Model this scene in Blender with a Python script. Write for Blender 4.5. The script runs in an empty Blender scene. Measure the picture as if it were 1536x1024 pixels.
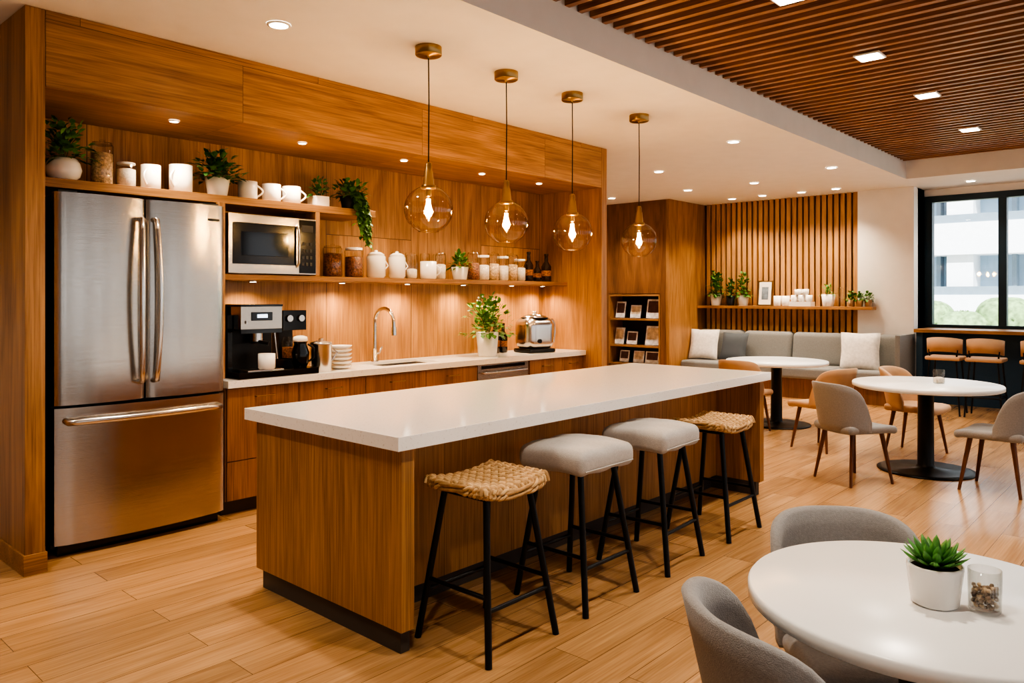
import bpy, bmesh, math, random
from mathutils import Vector, Matrix
R=random.Random(7)
pi=math.pi
def lin(c):
    o=[]
    for x in c:
        x=x/255.0
        o.append(x/12.92 if x<=0.04045 else ((x+0.055)/1.055)**2.4)
    return (o[0],o[1],o[2],1.0)
# ---------------------------------------------------------------- materials
def newmat(name):
    m=bpy.data.materials.new(name); m.use_nodes=True
    nt=m.node_tree
    return m,nt,nt.nodes['Principled BSDF']
def plain(name,col,rough=.5,metal=0,bump=0,bscale=60,var=.06,vscale=6,coat=0,sheen=0,stretch=None):
    m,nt,b=newmat(name); N=nt.nodes; L=nt.links
    tc=N.new('ShaderNodeTexCoord'); mp=N.new('ShaderNodeMapping')
    L.new(tc.outputs['Object'],mp.inputs['Vector'])
    if stretch: mp.inputs['Scale'].default_value=stretch
    n=N.new('ShaderNodeTexNoise'); n.inputs['Scale'].default_value=vscale; n.inputs['Detail'].default_value=4
    L.new(mp.outputs[0],n.inputs['Vector'])
    r=N.new('ShaderNodeValToRGB'); c=lin(col)
    r.color_ramp.elements[0].position=.3; r.color_ramp.elements[1].position=.7
    r.color_ramp.elements[0].color=tuple(x*(1-var) for x in c[:3])+(1,)
    r.color_ramp.elements[1].color=tuple(min(1,x*(1+var)) for x in c[:3])+(1,)
    L.new(n.outputs['Fac'],r.inputs['Fac']); L.new(r.outputs[0],b.inputs['Base Color'])
    b.inputs['Roughness'].default_value=rough; b.inputs['Metallic'].default_value=metal
    b.inputs['Coat Weight'].default_value=coat
    b.inputs['Sheen Weight'].default_value=sheen
    if bump:
        n2=N.new('ShaderNodeTexNoise'); n2.inputs['Scale'].default_value=bscale; n2.inputs['Detail'].default_value=3
        L.new(mp.outputs[0],n2.inputs['Vector'])
        bp=N.new('ShaderNodeBump'); bp.inputs['Strength'].default_value=bump; bp.inputs['Distance'].default_value=.005
        L.new(n2.outputs['Fac'],bp.inputs['Height']); L.new(bp.outputs[0],b.inputs['Normal'])
    return m
def wood(name,dark,light,grain='Z',rough=.42,plank=None,pax='XY',var=.3,freq=1.0,mortar=.003,coat=0,cont=.15,fine=.5):
    m,nt,b=newmat(name); N=nt.nodes; L=nt.links
    tc=N.new('ShaderNodeTexCoord'); vec=tc.outputs['Object']; br=None
    if plank:
        sp=N.new('ShaderNodeSeparateXYZ'); cb=N.new('ShaderNodeCombineXYZ')
        L.new(vec,sp.inputs[0]); L.new(sp.outputs[pax[0]],cb.inputs['X']); L.new(sp.outputs[pax[1]],cb.inputs['Y'])
        br=N.new('ShaderNodeTexBrick'); br.offset=.37; br.offset_frequency=2
        br.inputs['Scale'].default_value=1; br.inputs['Brick Width'].default_value=plank[0]; br.inputs['Row Height'].default_value=plank[1]
        br.inputs['Mortar Size'].default_value=mortar; br.inputs['Mortar Smooth'].default_value=.1
        br.inputs['Color1'].default_value=(0,0,0,1); br.inputs['Color2'].default_value=(1,1,1,1); br.inputs['Mortar'].default_value=(.5,.5,.5,1)
        L.new(cb.outputs[0],br.inputs['Vector'])
        ma=N.new('ShaderNodeVectorMath'); ma.operation='MULTIPLY_ADD'
        L.new(br.outputs['Color'],ma.inputs[0]); ma.inputs[1].default_value=(9,7,5); L.new(vec,ma.inputs[2]); vec=ma.outputs[0]
    def ns(sa,sc,det,dist):
        mp=N.new('ShaderNodeMapping'); s=[sc*freq]*3; s['XYZ'.index(grain)]=sa*freq; mp.inputs['Scale'].default_value=s
        L.new(vec,mp.inputs['Vector']); n=N.new('ShaderNodeTexNoise'); n.inputs['Scale'].default_value=1
        n.inputs['Detail'].default_value=det; n.inputs['Distortion'].default_value=dist
        L.new(mp.outputs[0],n.inputs['Vector']); return n.outputs['Fac']
    a=ns(3.0,110,5,.25); c=ns(.8,6.5,4,1.4)
    mm=N.new('ShaderNodeMath'); mm.operation='MULTIPLY_ADD'; L.new(a,mm.inputs[0]); mm.inputs[1].default_value=fine
    m2=N.new('ShaderNodeMath'); m2.operation='MULTIPLY'; L.new(c,m2.inputs[0]); m2.inputs[1].default_value=1-fine
    L.new(m2.outputs[0],mm.inputs[2])
    r=N.new('ShaderNodeValToRGB'); r.color_ramp.elements[0].position=.495-cont; r.color_ramp.elements[1].position=.495+cont
    r.color_ramp.elements[0].color=lin(dark); r.color_ramp.elements[1].color=lin(light)
    L.new(mm.outputs[0],r.inputs['Fac'])
    out=r.outputs[0]
    if br:
        mr=N.new('ShaderNodeMapRange'); mr.inputs['To Min'].default_value=1-var*.5; mr.inputs['To Max'].default_value=1+var*.5
        L.new(br.outputs['Color'],mr.inputs['Value'])
        hs=N.new('ShaderNodeHueSaturation'); L.new(out,hs.inputs['Color']); L.new(mr.outputs[0],hs.inputs['Value'])
        mx=N.new('ShaderNodeMix'); mx.data_type='RGBA'; L.new(br.outputs['Fac'],mx.inputs[0]); L.new(hs.outputs[0],mx.inputs[6])
        d=lin(dark); mx.inputs[7].default_value=(d[0]*.4,d[1]*.4,d[2]*.4,1); out=mx.outputs[2]
    L.new(out,b.inputs['Base Color'])
    b.inputs['Roughness'].default_value=rough; b.inputs['Coat Weight'].default_value=coat; b.inputs['Coat Roughness'].default_value=.2
    bp=N.new('ShaderNodeBump'); bp.inputs['Strength'].default_value=.12; bp.inputs['Distance'].default_value=.003
    L.new(mm.outputs[0],bp.inputs['Height']); L.new(bp.outputs[0],b.inputs['Normal'])
    return m
def emis(name,col,st):
    m,nt,b=newmat(name); b.inputs['Base Color'].default_value=(.8,.8,.8,1)
    b.inputs['Emission Color'].default_value=col+(1,) if len(col)==3 else col
    b.inputs['Emission Strength'].default_value=st; return m
def glass(name,tint,edge,refl=.5,rough=.02,base=.045):
    m=bpy.data.materials.new(name); m.use_nodes=True; nt=m.node_tree; N=nt.nodes; L=nt.links
    for n in list(N): N.remove(n)
    o=N.new('ShaderNodeOutputMaterial'); mix=N.new('ShaderNodeMixShader'); t=N.new('ShaderNodeBsdfTransparent'); g=N.new('ShaderNodeBsdfGlossy')
    g.inputs['Roughness'].default_value=rough
    lw=N.new('ShaderNodeLayerWeight'); lw.inputs['Blend'].default_value=.5
    p=N.new('ShaderNodeMath'); p.operation='POWER'; L.new(lw.outputs['Facing'],p.inputs[0]); p.inputs[1].default_value=4
    q=N.new('ShaderNodeMath'); q.operation='MULTIPLY_ADD'; L.new(p.outputs[0],q.inputs[0]); q.inputs[1].default_value=refl; q.inputs[2].default_value=base
    r=N.new('ShaderNodeValToRGB'); r.color_ramp.elements[0].color=tint+(1,); r.color_ramp.elements[1].color=edge+(1,)
    r.color_ramp.elements[0].position=.4
    L.new(lw.outputs['Facing'],r.inputs['Fac']); L.new(r.outputs[0],t.inputs['Color'])
    L.new(q.outputs[0],mix.inputs[0]); L.new(t.outputs[0],mix.inputs[1]); L.new(g.outputs[0],mix.inputs[2]); L.new(mix.outputs[0],o.inputs[0])
    return m
OD=(122,83,47); OL=(182,135,84)
M={}
M['oakZ']=wood('oak_vertical',OD,OL,'Z')
M['oakX']=wood('oak_band',OD,OL,'X',plank=(1.55,.6),pax='XZ',var=.22,mortar=.0015)
M['oakBack']=wood('oak_back_panels',OD,OL,'Z',plank=(3.2,.93),pax='ZX',var=.22,mortar=.003)
M['oakDoor']=wood('oak_doors',(112,74,40),(168,120,72),'Z')
M['oakShelf']=wood('oak_shelf',OD,OL,'X')
M['oakIsl']=wood('oak_island',(128,88,51),(186,138,87),'Z',plank=(2,.52),pax='ZX',var=.12,mortar=.001,cont=.17,fine=.6)
M['oakY']=wood('oak_y',OD,OL,'Y')
M['floor']=wood('floor_planks',(146,108,71),(200,158,112),'X',rough=.27,plank=(1.55,.185),pax='XY',var=.3,mortar=.0014,coat=.25,cont=.21,fine=.5)
M['slatC']=wood('ceiling_slat_wood',(118,78,49),(168,118,77),'Y')
M['slatW']=wood('wall_slat_wood',(150,108,68),(198,152,102),'Z')
M['oakDark']=wood('dark_panel_wood',(98,63,35),(146,99,60),'Z')
M['gap']=plain('slat_backing',(64,40,24),.8)
M['walnut']=wood('walnut_leg',(78,46,28),(118,74,46),'Z')
M['white']=plain('white_paint',(235,231,225),.7,bump=.05,var=.02)
M['ceil']=plain('ceiling_paint',(233,228,221),.8,var=.02)
M['deck']=plain('ceiling_deck_dark',(66,42,28),.8)
M['plinth']=plain('dark_plinth',(68,61,56),.5)
M['black']=plain('black_metal',(20,20,21),.4,metal=.3)
M['blackg']=plain('black_gloss',(8,8,9),.15)
M['glassb']=plain('black_oven_glass',(6,6,7),.08)
M['dark']=plain('dark_grey',(44,46,50),.5)
M['brass']=plain('brass',(158,130,88),.3,metal=1)
M['cer']=plain('white_ceramic',(240,236,230),.2,var=.02,coat=.3)
M['cerm']=plain('matt_ceramic',(230,224,215),.5,var=.03)
M['soil']=plain('soil',(50,36,26),.9,bump=.5)
M['tabl']=plain('white_tabletop',(244,243,240),.28,var=.01)
M['grey']=plain('grey_upholstery',(144,141,139),.9,bump=.4,bscale=350,sheen=.3,var=.1,vscale=120)
M['sofa']=plain('sofa_fabric',(120,120,118),.9,bump=.3,bscale=250,sheen=.2,var=.08,vscale=60)
M['cush']=plain('cushion_linen',(186,181,175),.9,bump=.5,bscale=300,sheen=.3,var=.08,vscale=100)
M['tan']=plain('tan_leather',(186,148,112),.6,var=.08)
M['pillow']=plain('pillow_light',(220,214,206),.9,bump=.4,bscale=120,var=.12,vscale=25)
M['pillowd']=plain('pillow_dark',(74,80,86),.9,bump=.4,bscale=200)
M['rattan']=plain('rattan',(180,142,96),.6,bump=.5,bscale=180,var=.25,vscale=40)
M['rattan2']=plain('rattan_light',(206,170,122),.6,bump=.5,bscale=180,var=.2,vscale=40)
M['teal']=plain('navy_frame',(24,50,64),.45)
M['navy']=plain('navy_wall',(36,66,88),.6)
M['leaf']=plain('leaf_green',(76,124,44),.5,var=.45,vscale=25)
M['leafd']=plain('leaf_dark',(54,102,46),.5,var=.4,vscale=25)
M['leaf2']=plain('succulent_green',(96,154,78),.45,var=.3,vscale=30)
M['stem']=plain('plant_stem',(80,86,40),.6)
M['beans']=plain('coffee_beans',(132,82,44),.5,var=.8,vscale=70,bump=1,bscale=90)
M['nuts']=plain('pasta_nuts',(196,168,130),.6,var=.5,vscale=60,bump=1,bscale=80)
M['flour']=plain('white_grain',(222,213,199),.7,var=.15,vscale=70,bump=.6)
M['gravel']=plain('gravel_stones',(136,112,88),.8,var=.6,vscale=60,bump=1)
M['botl']=plain('dark_bottle',(40,26,20),.15)
M['hedge']=plain('hedge_green',(128,156,104),.8,var=.5,vscale=9,bump=1,bscale=10)
M['fac']=plain('facade_white',(236,240,243),.7,var=.03)
M['facg']=plain('facade_glass',(158,182,200),.3,var=.2,vscale=.6)
M['facd']=plain('facade_mullion',(124,140,152),.5)
M['pave']=plain('paving',(190,188,180),.9)
M['bulb']=emis('filament_glow',(1,.62,.24),90)
M['lamp']=emis('downlight_glow',(1,.90,.74),18)
M['led']=emis('display_blue',(.5,.75,1),1.5)
M['globe']=glass('amber_glass',(.97,.90,.73),(.62,.45,.23),.5,base=.07)
M['bglass']=glass('bulb_glass',(1,.90,.68),(.9,.6,.25),.4)
M['glass']=glass('clear_glass',(.975,.975,.97),(.62,.64,.62),.6,base=.06)
M['pane']=glass('window_glass',(.98,.99,1),(.9,.94,.95),.3)
def steel(name,col,rough,st):
    m,nt,b=newmat(name); N=nt.nodes; L=nt.links
    b.inputs['Base Color'].default_value=lin(col); b.inputs['Metallic'].default_value=1; b.inputs['Roughness'].default_value=rough
    tc=N.new('ShaderNodeTexCoord'); mp=N.new('ShaderNodeMapping'); mp.inputs['Scale'].default_value=st
    n=N.new('ShaderNodeTexNoise'); n.inputs['Scale'].default_value=1; n.inputs['Detail'].default_value=2
    L.new(tc.outputs['Object'],mp.inputs[0]); L.new(mp.outputs[0],n.inputs['Vector'])
    bp=N.new('ShaderNodeBump'); bp.inputs['Strength'].default_value=.3; bp.inputs['Distance'].default_value=.0006
    L.new(n.outputs['Fac'],bp.inputs['Height']); L.new(bp.outputs[0],b.inputs['Normal'])
    return m
M['steel']=steel('brushed_steel',(182,175,166),.2,(3,3,900))
M['chrome']=plain('polished_steel',(208,203,198),.22,metal=1,var=.01)
def quartz():
    m,nt,b=newmat('quartz'); N=nt.nodes; L=nt.links
    tc=N.new('ShaderNodeTexCoord'); v=N.new('ShaderNodeTexVoronoi'); v.inputs['Scale'].default_value=160
    n=N.new('ShaderNodeTexNoise'); n.inputs['Scale'].default_value=90; n.inputs['Detail'].default_value=6
    L.new(tc.outputs['Object'],v.inputs['Vector']); L.new(tc.outputs['Object'],n.inputs['Vector'])
    r=N.new('ShaderNodeValToRGB'); e=r.color_ramp.elements; e[0].position=.28; e[0].color=lin((218,211,202)); e[1].position=.40; e[1].color=lin((245,242,237))
    L.new(n.outputs['Fac'],r.inputs['Fac'])
    r2=N.new('ShaderNodeValToRGB'); e=r2.color_ramp.elements; e[0].position=.05; e[0].color=(.62,.57,.5,1); e[1].position=.10; e[1].color=(1,1,1,1)
    L.new(v.outputs['Distance'],r2.inputs['Fac'])
    mx=N.new('ShaderNodeMix'); mx.data_type='RGBA'; mx.blend_type='MULTIPLY'; mx.inputs[0].default_value=.5
    L.new(r.outputs[0],mx.inputs[6]); L.new(r2.outputs[0],mx.inputs[7]); L.new(mx.outputs[2],b.inputs['Base Color'])
    b.inputs['Roughness'].default_value=.1; return m
M['quartz']=quartz()
# ---------------------------------------------------------------- builder
class B:
    def __init__(s,name,loc=(0,0,0),rz=0,bevel=0):
        s.name=name; s.loc=loc; s.rz=rz; s.bevel=bevel; s.v=[]; s.f=[]; s.fm=[]; s.sm=[]; s.mats=[]; s.T=None
    def add(s,vs,fs,mat,smooth=False):
        m=M[mat]
        if m not in s.mats: s.mats.append(m)
        k=s.mats.index(m); o=len(s.v)
        for p in vs:
            p=Vector(p)
            if s.T is not None: p=s.T@p
            s.v.append(p)
        for f in fs:
            s.f.append([i+o for i in f]); s.fm.append(k); s.sm.append(smooth)
        return s
    def box(s,x0,x1,y0,y1,z0,z1,mat):
        v=[(x,y,z) for z in (z0,z1) for y in (y0,y1) for x in (x0,x1)]
        return s.add(v,[(0,2,3,1),(4,5,7,6),(0,1,5,4),(2,6,7,3),(0,4,6,2),(1,3,7,5)],mat)
    def rbox(s,c,size,r,mat,deform=None,n=3,mid=4):
        h=[x/2 for x in size]; co=[]
        for a in range(3):
            rr=min(r,h[a]*.999); i=h[a]-rr
            t=[rr*math.tan(pi/4*k/n) for k in range(n,-1,-1)]
            l=[-i-x for x in t]+[-i+2*i*k/mid for k in range(1,mid)]+[i+x for x in reversed(t)]
            co.append(l)
        vs=[];idx={}
        def V(p):
            key=tuple(round(x,6) for x in p)
            if key not in idx:
                inn=[max(-(h[a]-min(r,h[a]*.999)),min(h[a]-min(r,h[a]*.999),p[a])) for a in range(3)]
                d=Vector([p[a]-inn[a] for a in range(3)])
                if d.length>1e-9: d.normalize()
                q=Vector([inn[a]+d[a]*min(r,h[a]*.999) for a in range(3)])
                if deform: q=Vector(deform(q))
                idx[key]=len(vs); vs.append(q+Vector(c))
            return idx[key]
        fs=[]
        for a in range(3):
            b1,b2=(a+1)%3,(a+2)%3
            for sg in (-1,1):
                for i in range(len(co[b1])-1):
                    for j in range(len(co[b2])-1):
                        q=[]
                        for (ii,jj) in ((i,j),(i+1,j),(i+1,j+1),(i,j+1)):
                            p=[0,0,0]; p[a]=sg*h[a]; p[b1]=co[b1][ii]; p[b2]=co[b2][jj]; q.append(V(p))
                        if sg<0: q.reverse()
                        fs.append(q)
        return s.add(vs,fs,mat,True)
    def lathe(s,prof,mat,c=(0,0,0),seg=24,smooth=True,cap=True):
        vs=[];fs=[];n=len(prof)
        for (r,z) in prof:
            for k in range(seg):
                a=2*pi*k/seg; vs.append((c[0]+r*math.cos(a),c[1]+r*math.sin(a),c[2]+z))
        for i in range(n-1):
            for k in range(seg):
                k2=(k+1)%seg; fs.append((i*seg+k,i*seg+k2,(i+1)*seg+k2,(i+1)*seg+k))
        s.add(vs,fs,mat,smooth)
        if cap:
            if prof[0][0]>1e-4: s.add(vs[:seg],[list(range(seg))[::-1]],mat)
            if prof[-1][0]>1e-4: s.add(vs[-seg:],[list(range(seg))],mat)
        return s
    def cyl(s,x,y,z0,z1,r,mat,seg=24,r2=None):
        return s.lathe([(r,z0),(r if r2 is None else r2,z1)],mat,(x,y,0),seg)
    def tube(s,pts,r,mat,seg=8,smooth=True):
        pts=[Vector(p) for p in pts]; n=len(pts); rs=r if isinstance(r,(list,tuple)) else [r]*n
        vs=[];fs=[]; nn=None
        for i,p in enumerate(pts):
            t=(pts[min(i+1,n-1)]-pts[max(i-1,0)]).normalized()
            if nn is None: nn=t.orthogonal().normalized()
            else:
                nn=(nn-nn.dot(t)*t); nn=nn.normalized() if nn.length>1e-6 else t.orthogonal().normalized()
            b=t.cross(nn)
            for k in range(seg):
                a=2*pi*k/seg+pi/seg; vs.append(p+(nn*math.cos(a)+b*math.sin(a))*rs[i])
        for i in range(n-1):
            for k in range(seg):
                k2=(k+1)%seg; fs.append((i*seg+k,i*seg+k2,(i+1)*seg+k2,(i+1)*seg+k))
        s.add(vs,fs,mat,smooth)
        s.add(vs[:seg],[list(range(seg))[::-1]],mat); s.add(vs[-seg:],[list(range(seg))],mat)
        return s
    def leaf(s,p,d,L,W,mat,droop=.3):
        p=Vector(p); d=Vector(d).normalized(); side=d.cross(Vector((0,0,1)))
        if side.length<.05: side=Vector((1,0,0))
        side.normalize(); up=side.cross(d)
        P=[]
        for t,w in ((0,.12),(.3,.85),(.6,.9),(1,.02)):
            q=p+d*L*t-Vector((0,0,1))*droop*L*t*t
            P+= [q-side*W*w/2+up*W*.12*w, q+side*W*w/2+up*W*.12*w]
        return s.add(P,[(0,1,3,2),(2,3,5,4),(4,5,7,6)],mat,True)
    def foliage(s,c,rad,h,n,mat,L=.06,W=.035,droop=.3,stems=6):
        c=Vector(c)
        for i in range(stems):
            a=R.uniform(0,2*pi); e=c+Vector((math.cos(a)*rad*.6,math.sin(a)*rad*.6,h*R.uniform(.5,.85)))
            s.tube([c-Vector((0,0,.03)),(c+e)/2+Vector((0,0,h*.1)),e],.0025,'stem',5)
        for i in range(n):
            a=R.uniform(0,2*pi); el=R.uniform(-.15,1.0)
            d=Vector((math.cos(a)*math.cos(el*1.4),math.sin(a)*math.cos(el*1.4),math.sin(el*1.4)))
            u=R.uniform(.35,1)
            p=c+Vector((d.x*rad*u,d.y*rad*u,max(.0,d.z)*h*u+R.uniform(0,.02)))
            dd=d+Vector((R.uniform(-.6,.6),R.uniform(-.6,.6),R.uniform(-.3,.6)))
            s.leaf(p,dd,L*R.uniform(.6,1.2),W*R.uniform(.7,1.2),mat,droop)
        return s
    def done(s):
        me=bpy.data.meshes.new(s.name); me.from_pydata(s.v,[],s.f)
        for m in s.mats: me.materials.append(m)
        for p,k,sm in zip(me.polygons,s.fm,s.sm): p.material_index=k; p.use_smooth=sm
        bm=bmesh.new(); bm.from_mesh(me); bmesh.ops.recalc_face_normals(bm,faces=bm.faces); bm.to_mesh(me); bm.free()
        o=bpy.data.objects.new(s.name,me); bpy.context.scene.collection.objects.link(o)
        o.location=s.loc; o.rotation_euler=(0,0,s.rz)
        if s.bevel:
            md=o.modifiers.new('bevel','BEVEL'); md.width=s.bevel; md.segments=2; md.limit_method='ANGLE'; md.angle_limit=math.radians(50)
        return o
def light(name,kind,loc,power,col=(1,.84,.66),parent=None,**k):
    l=bpy.data.lights.new(name,kind); l.energy=power; l.color=col
    for a,b in k.items(): setattr(l,a,b)
    o=bpy.data.objects.new(name,l); bpy.context.scene.collection.objects.link(o); o.location=loc
    if parent: o.parent=parent
    return o
CZ=3.05
# ---------------------------------------------------------------- room shell
B('floor').box(-3,12.6,-3.5,8.1,-.1,0,'floor').done()
B('ceiling').box(-3,12.6,2.889,8.1,CZ,CZ+.5,'ceil').done()
B('ceiling').box(11.0,12.6,-3.5,2.889,CZ,CZ+.5,'ceil').done()
B('ceiling').box(-3,11.0,-3.5,2.889,CZ+.42,CZ+.5,'deck').done()
b=B('ceiling_slats'); x=-2.95
while x<10.95:
    b.box(x,x+.045,-3.5,2.885,3.27,3.37,'slatC'); x+=.13
b.box(-3,11,2.2,2.25,3.37,3.42,'deck').box(-3,11,0,.05,3.37,3.42,'deck')
b.done()
B('wall_kitchen').box(-3,6.6,5.51,5.7,0,CZ,'white').done()
B('wall_partition').box(6.6,6.7,5.5,8,0,CZ,'white').done()
B('wall_rear').box(6.6,12.6,8,8.1,0,CZ,'white').done()
B('wall_left').box(-3.1,-3,-3.5,5.7,0,CZ+.4,'white').done()
b=B('wall_right_unseen')
b.box(-3,12.6,-3.6,-3.5,0,.5,'white').box(-3,12.6,-3.6,-3.5,2.75,CZ+.4,'white')
x=-3
while x<12.6: b.box(x,x+.85,-3.6,-3.5,.5,2.75,'oakDark'); x+=1.9  # unseen wall; piers and openings shaped to admit daylight and streak the fridge reflections
b.done()
b=B('wall_window'); WX=12.35
b.box(WX,WX+.2,-3.5,3.0,0,1.02,'navy').box(WX,WX+.2,-3.5,3.0,2.95,CZ,'white').box(12.0,WX+.2,3.0,8,0,CZ,'white').done()
b=B('window_1',bevel=.004)
b.box(WX-.03,WX+.1,-3.5,2.99,2.86,2.95,'teal').box(WX-.03,WX+.1,-3.5,2.99,1.02,1.09,'teal')
for y in (2.99,2.07,1.15,.23,-.69,-1.61,-2.53):
    b.box(WX-.03,WX+.1,y-.10,y,1.09,2.86,'teal')
b.box(WX+.03,WX+.04,-3.5,2.98,1.09,2.86,'pane').done()
B('column').box(11.8,12.35,3.0,3.76,0,CZ,'white').done()
b=B('wall_slatted'); b.box(11.93,12.0,3.76,6.28,0,CZ,'gap')
y=3.78
while y<6.22:
    b.box(11.86,11.93,y,y+.062,0,CZ,'slatW'); y+=.092
b.done()
b=B('wall_nook',bevel=.003)
b.box(10.7,12.0,6.28,6.34,0,CZ,'oakZ')
b.box(10.7,11.1,6.34,6.44,0,CZ,'oakDark').box(10.7,11.1,7.44,8,0,CZ,'oakDark').box(10.7,11.1,6.44,7.44,1.54,CZ,'oakDark').box(10.7,11.1,6.44,7.44,0,.35,'oakDark')
b.box(11.08,11.1,6.44,7.44,.35,1.54,'gap').done()
b=B('display_bookshelf',bevel=.002)
for z in (.36,.66,1.10,1.50): b.box(10.69,11.07,6.45,7.43,z,z+.03,'oakY')
b.box(10.69,11.07,6.445,6.47,.36,1.53,'oakZ').box(10.69,11.07,7.41,7.435,.36,1.53,'oakZ').done()
def colmat(n,c):
    M[n]=plain('cover_'+n,c,.4,var=.4,vscale=14); return n
cols=[colmat('c%d'%i,c) for i,c in enumerate([(236,230,222),(92,58,54),(180,160,148),(120,132,144),(224,200,168),(70,82,96),(240,236,228)])]
k=0
for (z,ys) in ((1.135,(6.64,6.98,7.28)),(.695,(6.66,7.05,7.3)),(.395,(6.66,6.92,7.2))):
    for y in ys:
        w=(.13,.10,.09)[k%3]; h=(.32,.22,.28)[k%3]
        if z<.5: h=.2
        bb=B('magazine',loc=(10.80,y,z),bevel=.001)
        bb.T=Matrix.Rotation(.2,4,'Y')
        bb.box(-.008,.008,-w,w,.002,h,cols[6 if k%2 else 0]).box(-.011,-.008,-w*.8,w*.8,h*.3,h*.9,cols[(k*3+1)%6]); bb.done(); k+=1
# exterior
B('ground_outside').box(12.6,60,-30,40,-.5,-.1,'pave').done()
b=B('building_facade')
b.box(27,32,-20,30,-.5,14,'facg')
for z in (.6,2.75,4.9,7.5): b.box(25.8,27,-20,30,z,z+.95,'fac').box(25.85,25.9,-20,30,z+.95,z+1.2,'facd')
for y in range(-20,30,2): b.box(26.6,27.02,y,y+.12,-.5,14,'facd')
for y in range(-19,30,6): b.box(26.0,27.02,y,y+.7,-.5,14,'fac')
b.done()
b=B('hedge')
for i in range(30):
    hh=R.uniform(1.0,1.65)
    cx,cy=21+R.uniform(-.3,.3),-7+i*.8
    for q in range(90):
        a=R.uniform(0,6.28); e=R.uniform(0,1.5); rr=.7
        b.leaf((cx+rr*math.cos(a)*math.cos(e),cy+rr*math.sin(a)*math.cos(e),.1+hh*.75*math.sin(e)),(math.cos(a)*math.cos(e),math.sin(a)*math.cos(e),math.sin(e)+R.uniform(-.4,.4)),.22,.11,'hedge')
    b.rbox((cx,cy,hh/2-.1),(1.2,1.2,hh),.45,'hedge')
b.done()
# ---------------------------------------------------------------- kitchen surround
b=B('kitchen_side_panel',bevel=.002); b.box(1.28,1.376,4.65,5.5,0,CZ-.002,'oakZ').box(1.27,1.384,4.64,5.5,0,.11,'oakShelf'); b.done()
B('kitchen_side_panel',bevel=.002).box(6.555,6.65,4.65,5.5,0,CZ-.002,'oakZ').done()
B('kitchen_bulkhead',bevel=.002).box(1.378,6.553,4.65,5.5,2.63,CZ-.002,'oakX').done()
B('wall_backsplash').box(1.378,6.553,5.46,5.508,0,2.628,'oakBack').done()
b=B('open_shelf_unit',bevel=.002)
b.box(1.378,3.88,5.0,5.458,2.135,2.19,'oakShelf')
b.box(2.52,2.56,4.95,5.458,.93,2.135,'oakZ').box(3.31,3.35,5.0,5.458,1.65,2.135,'oakZ')
b.box(2.56,3.35,5.0,5.458,1.61,1.65,'oakShelf').box(3.35,6.55,5.1,5.458,1.61,1.65,'oakShelf')
b.done()
def bpanel(b,x0,x1,yf,yb,z0,z1,bulge,mat,n=18):
    vs=[]
    for i in range(n+1):
        t=i/n; x=x0+(x1-x0)*t; q=abs(2*t-1); y=yf-bulge*(1-q*q)+ (.012*max(0,(q-.93)/.07)**2)
        vs+=[(x,y,z0),(x,y,z1),(x,yb,z0),(x,yb,z1)]
    sm=[];fl=[]
    for i in range(n):
        a=4*i; c=4*(i+1)
        sm.append((a,c,c+1,a+1)); fl+=[(a+2,a+3,c+3,c+2),(a,a+2,c+2,c),(a+1,c+1,c+3,a+3)]
    b.add(vs,sm,mat,True); b.add(vs,fl+[(0,1,3,2),(4*n,4*n+2,4*n+3,4*n+1)],mat)
b=B('refrigerator')
b.box(1.475,2.485,4.89,5.42,.04,2.07,'dark').box(1.5,2.46,4.86,4.9,.0,.06,'blackg')
bpanel(b,1.475,1.972,4.82,4.885,.868,2.09,.03,'steel')
bpanel(b,1.982,2.485,4.82,4.885,.868,2.09,.03,'steel')
bpanel(b,1.475,2.485,4.82,4.885,.07,.852,.045,'steel')
for x in (1.935,2.02):
    sg=-1 if x<1.98 else 1
    pts=[]
    for i in range(15):
        t=i/14; z=.98+.98*t; off=math.sin(pi*t); pts.append((x+sg*(.012*off),4.80-.035-.03*off,z))
    pts=[(x,4.82,.975)]+pts+[(x,4.82,1.965)]
    b.tube(pts,.018,'chrome',10)
pts=[(1.53,4.82,.78)]+[(1.53+.9*t/14,4.765-.035*math.sin(pi*t/14),.775) for t in range(15)]+[(2.43,4.82,.78)]
b.tube(pts,.02,'chrome',10)
b.box(2.36,2.44,4.796,4.82,1.985,2.0,'blackg')
b.box(1.50,1.60,4.85,4.95,2.09,2.105,'dark').box(2.36,2.46,4.85,4.95,2.09,2.105,'dark')
b.done()
b=B('microwave',bevel=.004)
x0,x1=2.585,3.285
b.box(x0,x1,5.0,5.4,1.655,2.07,'steel')
b.box(x0,x1,4.955,5.0,1.655,2.07,'steel').box(x0+.03,x1-.17,4.95,4.956,1.72,2.01,'blackg').box(x0+.09,x1-.24,4.947,4.951,1.78,1.95,'glassb')
b.box(x1-.145,x1-.005,4.95,4.956,1.665,2.06,'blackg').box(x1-.125,x1-.03,4.947,4.951,1.97,2.02,'dark')
for i in range(4):
    for j in range(3): b.box(x1-.125+j*.033,x1-.105+j*.033,4.947,4.951,1.72+i*.05,1.745+i*.05,'dark')
b.tube([(x1-.165,4.955,1.71),(x1-.165,4.925,1.74),(x1-.165,4.925,1.98),(x1-.165,4.955,2.01)],.009,'chrome')
b.done()
b=B('base_cabinets',bevel=.002)
b.box(2.53,4.94,4.90,5.45,.1,.66,'oakDoor').box(5.665,6.55,4.90,5.45,.1,.87,'oakDoor').box(2.53,3.9,4.9,5.45,.66,.87,'oakDoor').box(4.66,4.94,4.9,5.45,.66,.87,'oakDoor')
b.box(2.53,6.55,4.95,5.4,0,.1,'plinth')
b.box(4.94,5.665,4.93,5.45,.1,.87,'dark')
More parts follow.
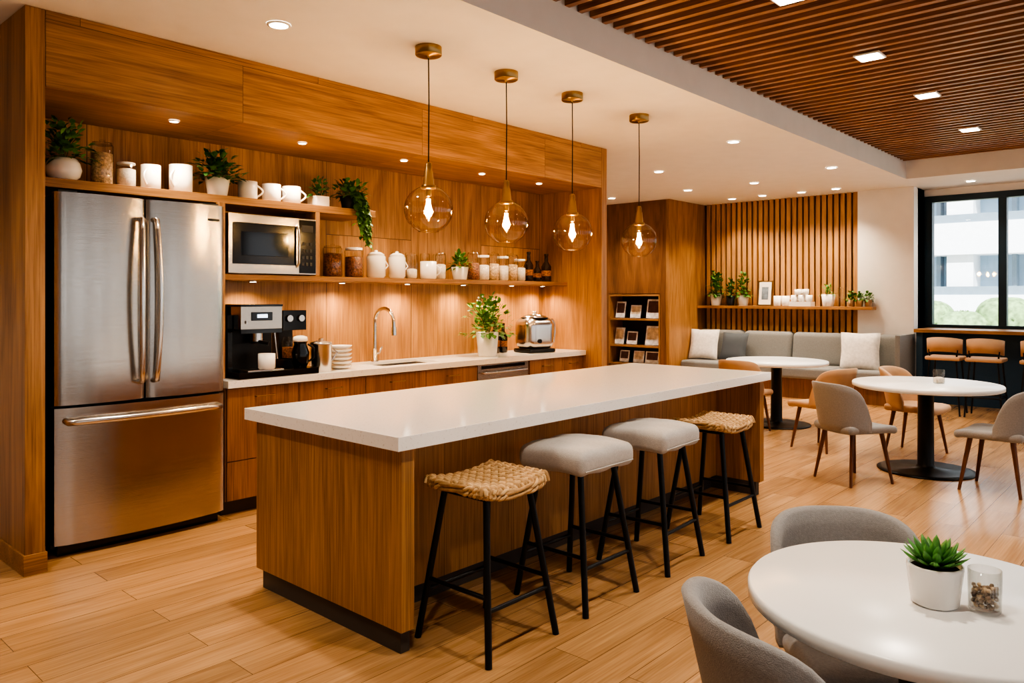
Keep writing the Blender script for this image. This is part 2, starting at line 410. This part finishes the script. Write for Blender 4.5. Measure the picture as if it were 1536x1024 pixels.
for (xa,xb) in ((2.535,3.09),(3.09,3.69),(3.69,4.32),(4.32,4.94),(5.67,6.19),(6.19,6.545)):
    if xa<3:
        b.box(xa+.003,xb-.003,4.88,4.9,.105,.367,'oakDoor').box(xa+.003,xb-.003,4.88,4.9,.373,.862,'oakDoor')
    else:
        b.box(xa+.003,xb-.003,4.88,4.9,.105,.677,'oakDoor').box(xa+.003,xb-.003,4.88,4.9,.683,.862,'oakDoor')
    xm=(xa+xb)/2; zz=.80
    b.tube([(xm-.07,4.88,zz),(xm-.07,4.855,zz),(xm+.07,4.855,zz),(xm+.07,4.88,zz)],.005,'brass',6)
b.done()
b=B('dishwasher',bevel=.003); b.box(4.95,5.655,4.885,4.928,.11,.865,'steel').tube([(5.0,4.885,.79),(5.0,4.85,.79),(5.6,4.85,.79),(5.6,4.885,.79)],.01,'chrome'); b.box(5.0,5.6,4.882,4.886,.825,.855,'blackg'); b.done()
sx0,sx1,sy0,sy1=3.95,4.6,4.99,5.33
b=B('kitchen_countertop')
for (a,c,d,e) in ((2.53,sx0,4.85,5.458),(sx1,6.552,4.85,5.458),(sx0,sx1,4.85,sy0),(sx0,sx1,sy1,5.458)): b.box(a,c,d,e,.872,.92,'quartz')
b.done()
b=B('kitchen_sink')
b.box(sx0,sx1,sy0,sy1,.70,.71,'chrome').box(sx0,sx0+.01,sy0,sy1,.71,.90,'chrome').box(sx1-.01,sx1,sy0,sy1,.71,.90,'chrome').box(sx0+.01,sx1-.01,sy0,sy0+.01,.71,.90,'chrome').box(sx0+.01,sx1-.01,sy1-.01,sy1,.71,.90,'chrome')
b.cyl(4.28,5.16,.71,.716,.03,'black'); b.done()
b=B('kitchen_faucet',loc=(4.17,5.385,.92))
b.lathe([(.032,0),(.032,.012),(.024,.02),(.024,.10),(.018,.11)],'chrome')
b.tube([(0,0,.1),(0,0,.32)]+[(0,-.13+.13*math.cos(t*pi/12),.34+.13*math.sin(t*pi/12)) for t in range(0,13)]+[(0,-.26,.31),(0,-.262,.29)],.016,'chrome',12)
b.tube([(0,-.262,.31),(0,-.264,.24)],.022,'chrome',12)
b.tube([(.02,0,.07),(.05,0,.075),(.07,-.01,.13)],.008,'chrome',8); b.done()
# ---------------------------------------------------------------- island
XE=5.60
b=B('kitchen_island',bevel=.002)
b.box(2.03,2.10,2.445,3.60,.10,.86,'oakIsl').box(XE-.12,XE-.05,2.445,3.60,.10,.86,'oakIsl').box(2.10,XE-.12,2.80,3.60,.10,.86,'oakIsl')
b.box(2.05,2.10,2.475,3.57,0,.10,'plinth').box(XE-.12,XE-.07,2.475,3.57,0,.10,'plinth').box(2.10,XE-.12,2.84,3.57,0,.10,'plinth')
b.box(1.985,XE,2.41,3.64,.861,.92,'quartz'); b.done()
def stool(x,y,kind,rz=0):
    b=B('bar_stool',loc=(x,y,0),rz=rz)
    for sx in (-1,1):
        for sy in (-1,1):
            b.tube([(sx*.135,sy*.125,.655),(sx*.215,sy*.215,0)],.0155,'black',8)
    def P(sx,sy,z):
        t=(.655-z)/.655; return (sx*(.135+.08*t),sy*(.125+.09*t),z)
    for (a,c,z) in (((-1,-1),(1,-1),.21),((1,-1),(1,1),.26),((1,1),(-1,1),.21),((-1,1),(-1,-1),.26)):
        b.tube([P(a[0],a[1],z),P(c[0],c[1],z)],.010,'black',8)
    for sy in (-1,1): b.tube([(-.14,sy*.125,.645),(.14,sy*.125,.645)],.011,'black',6)
    for sx in (-1,1): b.tube([(sx*.135,-.125,.645),(sx*.135,.125,.645)],.011,'black',6)
    if kind=='woven':
        b.rbox((0,0,.675),(.41,.36,.05),.025,'rattan',deform=lambda p:(p.x,p.y,p.z+.62*p.x*p.x-.010),mid=12)
        n=16
        def zz(xx): return .694+.62*xx*xx-.010
        for i in range(n):
            yy=-.168+.336*i/(n-1); pts=[]
            for k in range(65):
                xx=-.21+.42*k/64; e=abs(xx)/.21
                z=zz(xx)+.004*math.sin((k/64*n)*pi+i*pi)-.03*max(0,(e-.93)/.07)**2
                pts.append((xx,yy,z))
            b.tube(pts,.0105,'rattan2' if i%2 else 'rattan',6)
        for i in range(n+2):
            xx=-.197+.394*i/(n+1); pts=[]
            for k in range(57):
                yy=-.185+.37*k/56; e=abs(yy)/.185
                z=zz(xx)+.004*math.sin((k/56*n)*pi+i*pi+pi/2)-.03*max(0,(e-.93)/.07)**2
                pts.append((xx,yy,z))
            b.tube(pts,.0100,'rattan' if i%2 else 'rattan2',6)
        for lev in (0,1):
            for ph in (0,pi):
                pts=[]; m=160
                for k in range(m+1):
                    a=2*pi*k/m; cx=math.cos(a); sy_=math.sin(a)
                    ex=.212*math.copysign(abs(cx)**.35,cx); ey=.186*math.copysign(abs(sy_)**.35,sy_)
                    tw=2*pi*24*k/m+ph
                    pts.append((ex+.007*math.cos(tw)*cx,ey+.007*math.cos(tw)*sy_,zz(ex)-.012-.02*lev+.007*math.sin(tw)))
                b.tube(pts,.0085,'rattan2' if ph else 'rattan',6)
    else:
        def puff(p):
            f=(1-(p.x/.22)**2)*(1-(p.y/.2)**2)
            return (p.x*(1+.03*math.cos(p.z*25)),p.y*(1+.03*math.cos(p.z*25)),p.z+(.022*f if p.z>0 else 0)+.005*math.sin(p.x*31+p.y*17+x*9))
        b.rbox((0,0,.700),(.44,.395,.115),.035,'cush',deform=puff,mid=8)
        b.tube([(-.2,-.203,.67),(.2,-.203,.67)],.003,'cush',6).tube([(.225,-.18,.67),(.225,.18,.67)],.003,'cush',6)
    return b.done()
stool(2.42,2.33,'woven'); stool(3.07,2.33,'cushion'); stool(3.77,2.33,'cushion',.06); stool(4.52,2.33,'woven')
# ---------------------------------------------------------------- pendants
for x,dz in ((3.19,.03),(3.91,0),(4.66,-.02),(5.60,-.03)):
    b=B('pendant_lamp',loc=(x,3.58,0))
    b.lathe([(.083,CZ-.001),(.083,CZ-.05),(.078,CZ-.055),(.012,CZ-.055),(.008,CZ-.07)],'brass',seg=32)
    b.tube([(0,0,CZ-.06),(.004,0,2.7),(0,0,2.27+dz)],.004,'black',6)
    b.T=Matrix.Translation((0,0,-.03+dz))
    b.lathe([(.010,2.33),(.018,2.325),(.022,2.31),(.022,2.28),(.027,2.275),(.036,2.19),(.046,2.185),(.046,2.165),(.03,2.16)],'brass',seg=28)
    pr=[]
    for i in range(21):
        a=.30+(pi-.30-.42)*i/20; pr.append((.153*math.sin(a),2.035+.15*math.cos(a)))
    b.lathe(pr,'globe',seg=48,cap=False)
    b.tube([((pr[-1][0])*math.cos(t*pi/12),(pr[-1][0])*math.sin(t*pi/12),pr[-1][1]) for t in range(25)],.002,'globe',6)
    b.lathe([(.018,2.16),(.018,2.12),(.012,2.115)],'brass',seg=16)
    b.lathe([(.012,2.115),(.022,2.09),(.034,2.04),(.026,1.99),(.008,1.965)],'bglass',seg=20,cap=False)
    for k in range(5):
        a=k*2*pi/5; b.tube([(.010*math.cos(a),.010*math.sin(a),2.10),(.016*math.cos(a+.4),.016*math.sin(a+.4),1.995)],.0032,'bulb',6)
    o=b.done()
    light('pendant_bulb','POINT',(0,0,2.02+dz),17,(1,.70,.42),parent=o,shadow_soft_size=.03)
# ---------------------------------------------------------------- downlights
def downlight(x,y,z,power,r=.05,col=(1,.87,.72),size=115,square=False):
    b=B('recessed_downlight',loc=(x,y,z-.001))
    if square: b.box(-.09,.09,-.09,.09,-.012,.0,'white').box(-.075,.075,-.075,.075,-.016,-.012,'lamp')
    else: b.lathe([(r*1.35,0),(r*1.35,-.004),(r*1.05,-.008)],'white',cap=False).lathe([(r*1.05,-.006),(0,-.006)],'lamp',cap=False)
    o=b.done()
    light('lamp','SPOT',(0,0,-.03),power,col,parent=o,spot_size=math.radians(size),spot_blend=.8,shadow_soft_size=.06)
for (x,y) in ((2.35,3.92),(7.18,3.48),(8.27,5.0),(9.97,4.53),(9.41,3.30),(10.0,5.56),(0.6,3.9),(10.0,6.9)): downlight(x,y,CZ,100)
for (x,y) in ((11.36,5.53),(11.33,4.41),(11.3,5.0),(11.3,3.9)): downlight(x,y,CZ,85,size=110,col=(1,.80,.58))
downlight(11.75,2.29,CZ,40)
for (x,y) in ((4.12,4.93),(5.05,4.93),(5.87,4.93),(2.2,4.93),(3.15,4.93)): downlight(x,y,2.63,44,r=.026,col=(1,.79,.56),size=105)
for (x,y) in ((5.95,1.81),(7.43,1.78),(9.25,1.81),(4.45,1.81),(2.6,1.0),(.9,1.0),(5.2,-.9),(8.2,-.6)): downlight(x,y,3.27,118,square=True)
for x in (2.95,3.75,4.45,5.15,5.85,6.35):
    b=B('under_shelf_light',loc=(x,5.28,1.609)); b.lathe([(.03,0),(.03,-.008)],'chrome').lathe([(.024,-.009),(0,-.009)],'lamp',cap=False); o=b.done()
    light('lamp','SPOT',(0,0,-.02),20,(1,.72,.44),parent=o,spot_size=math.radians(150),spot_blend=.8,shadow_soft_size=.03)
# ---------------------------------------------------------------- small items
def mug(x,y,z,r=.05,h=.11,side=1,ang=-.7,name='coffee_mug'):
    b=B(name,loc=(x,y,z))
    b.lathe([(r*.85,0),(r,.01),(r,h),(r*.92,h),(r*.88,.012),(0,.012)],'cer')
    if side:
        pts=[(r*.95*math.cos(ang)+ (0.04*math.sin(pi*t/8))*math.cos(ang),r*.95*math.sin(ang)+(0.04*math.sin(pi*t/8))*math.sin(ang),h*.2+h*.6*t/8) for t in range(9)]
        b.tube(pts,.007,'cer',8)
    b.done()
def jar(x,y,z,r,h,fill,fh=.7,lid='glass',name='glass_jar'):
    b=B(name,loc=(x,y,z))
    b.lathe([(r*.9,0.001),(r,.012),(r,h*.86),(r*.85,h*.9)],'glass',seg=24,cap=False).lathe([(r,.001),(0,.001)],'glass',cap=False)
    if fill: b.lathe([(r*.8,.006),(r*.93,.014),(r*.93,h*.86*fh),(r*.5,h*.86*fh+.008),(0,h*.86*fh+.008)],fill,seg=20)
    if lid=='glass': b.lathe([(r*.88,h*.88),(r*.88,h*.93),(.012,h*.94),(.018,h*.98),(0,h)],'glass',seg=20)
    elif lid: b.lathe([(r*.9,h*.87),(r*.9,h*.95),(0,h*.96)],lid,seg=20)
    b.done()
def bottle(x,y,z,r,h,mat='botl'):
    B('bottle',loc=(x,y,z)).lathe([(r*.9,0),(r,.01),(r,h*.55),(r*.4,h*.72),(r*.35,h*.93),(r*.42,h*.94),(r*.42,h)],mat,seg=18).lathe([(r*1.01,h*.2),(r*1.01,h*.4)],'beans',seg=18,cap=False).done()
def potplant(name,x,y,z,r,h,fr,fh,n,leafm='leaf',pot='cer',L=.07,W=.04,shape='taper',droop=.3,trail=0):
    b=B(name,loc=(x,y,z))
    if shape=='taper': b.lathe([(r*.72,0),(r*.76,.004),(r,h),(r*.9,h),(r*.86,h*.85),(0,h*.85)],pot,seg=28)
    elif shape=='round': b.lathe([(r*.6,0),(r*.9,h*.2),(r,h*.5),(r*.9,h*.8),(r*.72,h),(r*.66,h),(r*.66,h*.88),(0,h*.88)],pot,seg=28)
    elif shape=='sq': b.box(-r,r,-r,r,0,h,pot)
    b.lathe([(r*.85,h*.86+.001),(0,h*.86+.004)],'soil',cap=False)
    b.foliage((0,0,h*.9),fr,fh,n,leafm,L,W,droop)
    for i in range(trail):
        a=R.uniform(-2.0,.5); L0=R.uniform(.15,.44); px,py=math.cos(a)*r*1.05,math.sin(a)*r*1.05; pts=[(0,0,h)]
        for k in range(9):
            t=k/8; pts.append((px*(1+.5*t)+R.uniform(-.01,.01),py*(1+.5*t)-.05*min(1,t*3),h+.03-L0*t*1.0))
        b.tube(pts,.0025,'stem',5)
        for p in pts[1:]:
            for q in range(3): b.leaf(p,(R.uniform(-1,1),R.uniform(-1,.2),R.uniform(-.8,.2)),.05,.035,leafm)
    b.done()
T=2.191
potplant('potted_ivy',1.61,5.11,T,.10,.135,.16,.25,210,'leaf',shape='round',L=.065)
jar(1.84,5.14,T,.065,.29,'nuts',.8); jar(1.985,5.14,T,.06,.17,'flour',.8,lid='flour')
mug(2.14,5.14,T,.062,.165,ang=-2.4); mug(2.34,5.14,T,.075,.19,ang=-2.6,name='ceramic_pitcher')
potplant('potted_fern',2.59,5.12,T,.085,.13,.17,.19,220,'leafd')
for x in (2.83,3.02,3.19): mug(x,5.14,T,.068,.135,side=1,ang=-.5,name='ceramic_cup')
potplant('small_potted_plant',3.43,5.14,T,.06,.085,.09,.13,80,'leafd',shape='sq',L=.06,W=.03)
potplant('trailing_pothos',3.71,5.12,T,.078,.11,.15,.13,150,'leaf',pot='dark',shape='taper',trail=22)
S=1.651; Y0=5.24
mug(3.46,Y0,S,.042,.15,side=0,name='ceramic_cup')
jar(3.63,Y0,S,.078,.27,'beans',.8); jar(3.84,Y0,S,.078,.26,'beans',.75,lid='cerm')
def canister(x,r,h):
    B('ceramic_canister',loc=(x,Y0,S)).lathe([(r*.8,0),(r,.02),(r,h*.75),(r*.85,h*.82),(r*.9,h*.84),(r*.5,h*.92),(.012,h*.93),(.018,h*.97),(0,h)],'cer').tube([(r*.95,-.02,h*.3),(r*1.3,-.03,h*.45),(r*.95,-.02,h*.65)],.006,'cer').done()
canister(4.07,.082,.24); canister(4.30,.075,.24)
jar(4.47,Y0,S,.05,.24,'flour',.4,lid=None,name='drinking_glass'); mug(4.65,Y0-.02,S,.075,.16,name='ceramic_bowl'); jar(4.82,Y0,S,.05,.26,'flour',.6)
for x in (4.40,4.56,4.74,4.9): jar(x,Y0+.13,S,.045,.27,None,lid=None,name='drinking_glass')
potplant('herb_plant',5.02,Y0-.05,S,.085,.12,.10,.13,110,'leaf')
for i,x in enumerate((5.25,5.39,5.53,5.67,5.81,5.93)): jar(x,Y0,S,.063,(.29,.26,.29,.26,.29,.24)[i],('beans','flour','nuts','flour','nuts','flour')[i],.65,lid=('glass','cerm')[i%2])
bottle(6.07,Y0,S,.05,.31); bottle(6.21,Y0,S,.045,.22); bottle(6.36,Y0,S,.055,.30)
C=.921
b=B('espresso_machine',loc=(2.84,5.12,C),bevel=.004)
b.box(-.22,.42,-.24,.17,0,.045,'blackg').box(-.16,.16,-.02,.17,.045,.50,'black').box(-.16,.16,-.16,.17,.34,.50,'steel').box(-.165,.165,-.165,.17,.50,.515,'blackg')
b.box(-.16,.16,-.162,-.158,.31,.34,'blackg').cyl(0,-.09,.25,.34,.04,'chrome').cyl(0,-.09,.235,.25,.045,'black')
b.box(-.20,-.165,-.05,.16,.045,.44,'blackg')
b.tube([(0,-.1,.25),(0,-.2,.245),(0,-.26,.24)],.013,'black').tube([(.12,-.12,.34),(.13,-.13,.2),(.13,-.15,.12)],.006,'chrome')
b.box(-.08,.08,-.168,-.16,.40,.46,'blackg').box(-.04,.04,-.170,-.168,.42,.445,'led').cyl(-.12,-.165,.38,.40,.01,'chrome')
b.box(-.14,.14,-.22,-.03,.045,.055,'chrome').done()
mug(2.86,4.93,C+.056,.06,.11,side=0)
b=B('coffee_grinder',loc=(3.20,5.22,C+.046),bevel=.003)
b.box(-.09,.05,-.1,.05,0,.05,'black').box(-.07,.05,.0,.1,.05,.3,'black').box(-.1,.1,-.11,.11,.27,.42,'blackg').cyl(-.05,-.113,.30,.30,.01,'chrome')
for dx in (-.05,.05): b.tube([(dx,-.11,.36),(dx,-.13,.36)],.025,'chrome',14)
b.lathe([(.04,.06),(.05,.08),(.05,.18),(.04,.22)],'glass',c=(-.02,-.05,0),cap=False).lathe([(.045,.06),(.045,.14),(0,.14)],'beans',c=(-.02,-.05,0)); b.done()
B('steel_canister',loc=(3.36,5.0,C)).lathe([(.075,0),(.08,.01),(.08,.20),(.084,.205),(.084,.222),(.02,.235),(.02,.25),(0,.255)],'chrome',seg=32).tube([(.075,-.02,.18),(.125,-.03,.14),(.075,-.02,.07)],.007,'chrome').done()
b=B('coffee_carafe',loc=(3.165,4.98,C+.046)); b.lathe([(.045,0),(.06,.03),(.065,.11),(.045,.17),(.05,.19)],'blackg').lathe([(.05,.191),(.055,.20),(.05,.225),(.02,.235),(0,.236)],'cer').tube([(.05,-.02,.17),(.09,-.04,.14),(.09,-.04,.07),(.06,-.02,.04)],.008,'black'); b.done()
b=B('bowl_stack',loc=(3.59,5.08,C))
for i in range(6): b.lathe([(.045,i*.031),(.080,i*.031+.010),(.095,i*.031+.028),(.088,i*.031+.028),(.0,i*.031+.012)],'cer',seg=28)
b.done()
b=B('potted_herb',loc=(5.30,5.10,C))
b.lathe([(.085,0),(.09,.005),(.11,.23),(.10,.23),(.098,.20),(0,.20)],'cer',seg=28).lathe([(.098,.201),(0,.21)],'soil',cap=False)
b.foliage((0,0,.2),.25,.37,340,'leaf',.075,.05,.3,14)
for i in range(26):
    a=R.uniform(0,6.28); p=(math.cos(a)*.13*R.random(),math.sin(a)*.13*R.random(),R.uniform(.42,.58)); b.lathe([(0,-.01),(.01,0),(0,.01)],'cer',c=p,seg=6)
b.done()
bottle(5.62,5.30,C,.05,.33); bottle(5.74,5.30,C,.045,.30)
b=B('electric_kettle',loc=(6.0,5.10,C),rz=-.2)
b.rbox((0,0,.195),(.36,.30,.34),.095,'chrome',n=6).rbox((0,0,.02),(.34,.28,.04),.015,'black')
b.lathe([(.13,.355),(.12,.372),(.06,.385),(.02,.387),(.02,.40),(.028,.415),(0,.42)],'chrome',seg=32).lathe([(.142,.345),(.142,.357)],'black',seg=32)
b.tube([(.165,-.02,.32),(.22,-.02,.33),(.25,-.02,.29),(.255,-.02,.2),(.24,-.02,.1),(.17,-.02,.07)],.014,'chrome',10)
b.tube([(-.05,-.14,.12),(-.05,-.162,.12)],.022,'black',14); b.done()
# ---------------------------------------------------------------- furniture
def face(fx,fy): return math.atan2(fy,fx)-pi/2
def chair(x,y,fx,fy,mat='grey',name='dining_chair',hgt=.80):
    b=B(name,loc=(x,y,0),rz=face(fx,fy))
    b.rbox((0,.02,.445),(.47,.46,.065),.03,mat,deform=lambda p:(p.x*(1-.1*max(0,-p.y)/.23),p.y,p.z-.012*math.cos(p.x*6)+(.0 if p.y<.15 else -(p.y-.15)*.15)),mid=8)
    n=30; TM=math.radians(88); rings=[]
    for i in range(n+1):
        th=-TM+2*TM*i/n; q=abs(th)/TM; sn,cs=math.sin(th),math.cos(th)
        X=.24*math.copysign(abs(sn)**.85,sn); Yv=-.225*math.copysign(abs(cs)**.7,cs)
        top=hgt-(hgt-.50)*(.30*q**3+.70*q**9); bot=.425; ring=[]
        m=7
        def fl(z):
            t=max(0,(z-.44)/.36); return 1+.05*t
        for j in range(m+1):
            z=bot+(top-bot)*j/m; ln=-(z-.44)*.24*max(cs,.0); ring.append((X*fl(z),Yv+ln,z))
        ln=-(top-.44)*.24*max(cs,0); f=fl(top)
        ring.append((X*.97*f,Yv*.97+ln,top+.009)); ring.append((X*.91*f,Yv*.91+ln,top+.008))
        for j in range(m,-1,-1):
            z=bot+(top-bot)*j/m; ln=-(z-.44)*.24*max(cs,.0); ring.append((X*.87*fl(z),Yv*.85+ln,z-.002))
        rings.append(ring)
    k=len(rings[0]); vs=[p for r in rings for p in r]; fs=[]
    for i in range(n):
        for j in range(k):
            j2=(j+1)%k; fs.append((i*k+j,(i+1)*k+j,(i+1)*k+j2,i*k+j2))
    fs.append(list(range(k))); fs.append([n*k+j for j in range(k)][::-1])
    b.add(vs,fs,mat,True)
    for sx in (-1,1):
        for sy in (-1,1): b.tube([(sx*.15,sy*.14+.01,.425),(sx*.205,sy*.205+.01,0)],[.020,.011],'walnut',10)
    b.tube([(-.15,.15,.41),(.15,.15,.41)],.012,'walnut'); b.tube([(-.15,-.13,.41),(.15,-.13,.41)],.012,'walnut')
    return b.done()
def table(x,y,r,br):
    b=B('round_table',loc=(x,y,0))
    b.lathe([(0,.708),(r*.97,.708),(r,.716),(r,.742),(r-.006,.75),(0,.75)],'tabl',seg=96)
    b.lathe([(0,0),(br,0),(br,.012),(br*.9,.02),(.08,.032),(.065,.05),(.062,.68),(.16,.70),(.16,.707),(0,.707)],'black',seg=48)
    return b.done()
table(2.10,.505,.425,.28)
chair(2.40,.75,-.77,-.63,hgt=.775); chair(1.72,.61,.747,-.664,hgt=.82)
table(7.25,1.75,.58,.38); table(8.70,3.68,.57,.38)
chair(6.45,2.10,.87,-.5); chair(6.88,1.15,.1,1)
chair(7.98,2.02,-.1,-1,'tan'); chair(7.62,2.75,.3,.95,'tan'); chair(8.0,3.75,1,0,'tan')
b=B('table_succulent',loc=(2.05,.475,.751))
b.lathe([(.045,0),(.052,.004),(.062,.088),(.062,.096),(.056,.096),(.054,.085),(0,.085)],'cer',seg=40).lathe([(.054,.086),(0,.092)],'soil',cap=False)
for ring,(cnt,el,L) in enumerate(((13,.3,.07),(12,.6,.07),(9,.9,.065),(6,1.2,.055))):
    for i in range(cnt):
        a=2*pi*i/cnt+ring*.4+R.uniform(-.1,.1); d=Vector((math.cos(a)*math.cos(el),math.sin(a)*math.cos(el),math.sin(el)))
        p=Vector((math.cos(a)*.008,math.sin(a)*.008,.09)); side=d.cross(Vector((0,0,1))).normalized(); up=side.cross(d)
        vs=[];fs=[]
        for t,w,h in ((0,.008,.006),(.3,.018,.008),(.6,.023,.008),(.85,.014,.006),(1,.001,.001)):
            q=p+d*L*t+Vector((0,0,.012*t*t)); vs+=[q-side*w/2,q-up*h/2,q+side*w/2,q+up*h*.2]
        for k in range(4):
            for j in range(4): fs.append((k*4+j,k*4+(j+1)%4,(k+1)*4+(j+1)%4,(k+1)*4+j))
        b.add(vs,fs,'leaf2',True)
b.done()
b=B('gravel_tumbler',loc=(2.073,.375,.751)); r=.034; h=.10
b.lathe([(r*.9,0.001),(r,.006),(r*1.04,h),(r*.98,h),(r*.93,.010),(0,.010)],'glass',seg=32,cap=False)
for i in range(130):
    a=R.uniform(0,6.28); q=r*.78*math.sqrt(R.random()); z=.016+.042*R.random(); s_=R.uniform(.006,.009)
    b.rbox((q*math.cos(a),q*math.sin(a),z),(s_*1.6,s_*1.2,s_),s_*.45,'gravel' if i%3 else 'nuts',n=1,mid=1)
b.done()
jar(7.30,1.66,.751,.045,.13,'flour',.4,lid=None,name='table_tumbler')
b=B('banquette_sofa')
b.box(11.12,11.78,3.06,6.26,0,.30,'oakDark')
ys=[3.06,3.86,4.66,5.46,6.26]
for i in range(4):
    yc=(ys[i]+ys[i+1])/2
    b.rbox((11.38,yc,.385),(.76,.795,.17),.045,'sofa',mid=4)
    b.rbox((11.66,yc,.70),(.20,.79,.50),.07,'sofa',deform=lambda p:(p.x+p.z*.15,p.y,p.z),mid=4)
b.done()
B('banquette_end_panel',bevel=.003).box(11.05,11.79,2.98,3.04,0,.97,'sofa').done()
def pillow(x,y,z,s,mat,rz,tilt=.3):
    b=B('throw_pillow',loc=(x,y,z),rz=rz); n=14; vs=[];fs=[]
    for sg in (1,-1):
        o=len(vs)
        for i in range(n+1):
            for j in range(n+1):
                u=-1+2*i/n; v=-1+2*j/n; t=.075*((1-u**4)*(1-v**4))**.6
                k=1-.06*(1-abs(u*v)); vs.append((sg*t+v*s/2*k*tilt,u*s/2*k,v*s/2*k))
        for i in range(n):
            for j in range(n):
                a=o+i*(n+1)+j; fs.append((a,a+1,a+n+2,a+n+1) if sg>0 else (a,a+n+1,a+n+2,a+1))
    b.add(vs,fs,mat,True); b.done()
pillow(11.38,6.03,.72,.48,'pillow',.15); pillow(11.36,5.5,.69,.46,'pillowd',-.1); pillow(11.34,3.58,.72,.52,'pillow',.2)
B('display_shelf',bevel=.003).box(11.60,11.858,3.5,6.27,1.30,1.345,'oakY').done()
Z=1.346; X=11.70
potplant('potted_plant',X,5.98,Z,.10,.19,.13,.40,180,'leaf',pot='cerm',L=.08,W=.055)
potplant('potted_plant',X,5.72,Z,.07,.16,.10,.30,90,'leafd',pot='dark',L=.07,W=.045)
potplant('potted_plant',X,5.50,Z,.09,.17,.12,.38,140,'leaf',pot='cerm',L=.08,W=.05)
b=B('picture_frame',loc=(X,5.14,Z),bevel=.002); b.T=Matrix.Rotation(.12,4,'Y'); b.box(-.01,.01,-.12,.12,.003,.40,'brass').box(-.012,-.009,-.10,.10,.02,.38,'cerm').box(-.014,-.012,-.055,.055,.1,.3,'c3'); b.done()
mug(X,4.93,Z,.06,.16,name='ceramic_jug'); mug(X,4.80,Z,.06,.16,name='ceramic_jug')
b=B('cup_stack',loc=(X,4.55,Z)); b.box(-.09,.09,-.17,.17,0,.07,'cerm')
for i in range(3):
    b.lathe([(.035,.07),(.055,.09),(.055,.17),(.05,.17),(.045,.09),(0,.09)],'cer',c=(0,-.11+i*.11,0),seg=16)
for i in range(2): b.lathe([(.035,.171),(.055,.19),(.055,.26),(.05,.26),(.045,.19),(0,.19)],'cer',c=(0,-.055+i*.11,0),seg=16)
b.done()
potplant('leafy_herb',X,4.15,Z,.10,.18,.09,.15,60,'leaf2',pot='cer',L=.07,W=.03)
jar(X,3.97,Z,.045,.30,None,lid='glass',name='glass_vase')
for y in (3.82,3.70,3.58): potplant('potted_succulent',X,y,Z,.055,.10,.08,.11,55,'leaf',pot='tan',L=.06,W=.04)
b=B('window_bar_counter',bevel=.003)
b.box(11.55,12.32,-3.45,2.94,1.0,1.045,'oakY').box(11.6,11.68,2.84,2.92,0,1.0,'navy').box(11.9,11.95,-3.4,2.9,0,1.0,'navy').done()
def highstool(x,y,fx,fy):
    b=B('counter_stool',loc=(x,y,0),rz=face(fx,fy))
    b.rbox((0,0,.71),(.40,.38,.05),.02,'tan')
    n=16; vs=[];fs=[]
    for i in range(n+1):
        th=-1.3+2.6*i/n
        for rr,z in ((.21,.80),(.215,.98),(.195,.98),(.19,.80)):
            vs.append((rr*math.sin(th),-rr*math.cos(th),z-.03*(abs(th)/1.3)**2))
    for i in range(n):
        for j in range(4): fs.append((i*4+j,(i+1)*4+j,(i+1)*4+(j+1)%4,i*4+(j+1)%4))
    fs+= [(0,1,2,3),(n*4+3,n*4+2,n*4+1,n*4)]
    b.add(vs,fs,'tan',True)
    for sx in (-1,1):
        b.tube([(sx*.15,.14,.69),(sx*.20,.20,0)],.011,'black'); b.tube([(sx*.16,-.13,.82),(sx*.15,-.14,.69),(sx*.20,-.20,0)],.011,'black')
    for sy in (-1,1): b.tube([(-.188,sy*.188,.25),(.188,sy*.188,.25)],.009,'black')
    for sx in (-1,1): b.tube([(sx*.188,-.188,.25),(sx*.188,.188,.25)],.009,'black')
    b.done()
for y in (2.42,1.97,1.40): highstool(10.98,y,1,0)
# ---------------------------------------------------------------- lights & world
sun=light('sun','SUN',(0,0,12),9,(1,.98,.95),angle=.03); sun.rotation_euler=Vector((.62,.28,-.73)).to_track_quat('-Z','Y').to_euler()
w=bpy.data.worlds.new('sky'); bpy.context.scene.world=w; w.use_nodes=True
bg=w.node_tree.nodes['Background']; bg.inputs[0].default_value=(.94,.97,1,1); bg.inputs[1].default_value=1.35
cam=bpy.data.cameras.new('camera'); co=bpy.data.objects.new('camera',cam); bpy.context.scene.collection.objects.link(co)
co.location=(0,0,1.49); co.rotation_euler=(pi/2,0,math.radians(42.05-90)); cam.sensor_width=36; cam.lens=1144/1536*36; cam.shift_y=-67/1536; cam.clip_start=.05
bpy.context.scene.camera=co
vs=bpy.context.scene.view_settings
try:
    vs.view_transform='AgX'; vs.look='AgX - High Contrast'
except Exception as e: print(e)
vs.exposure=.5
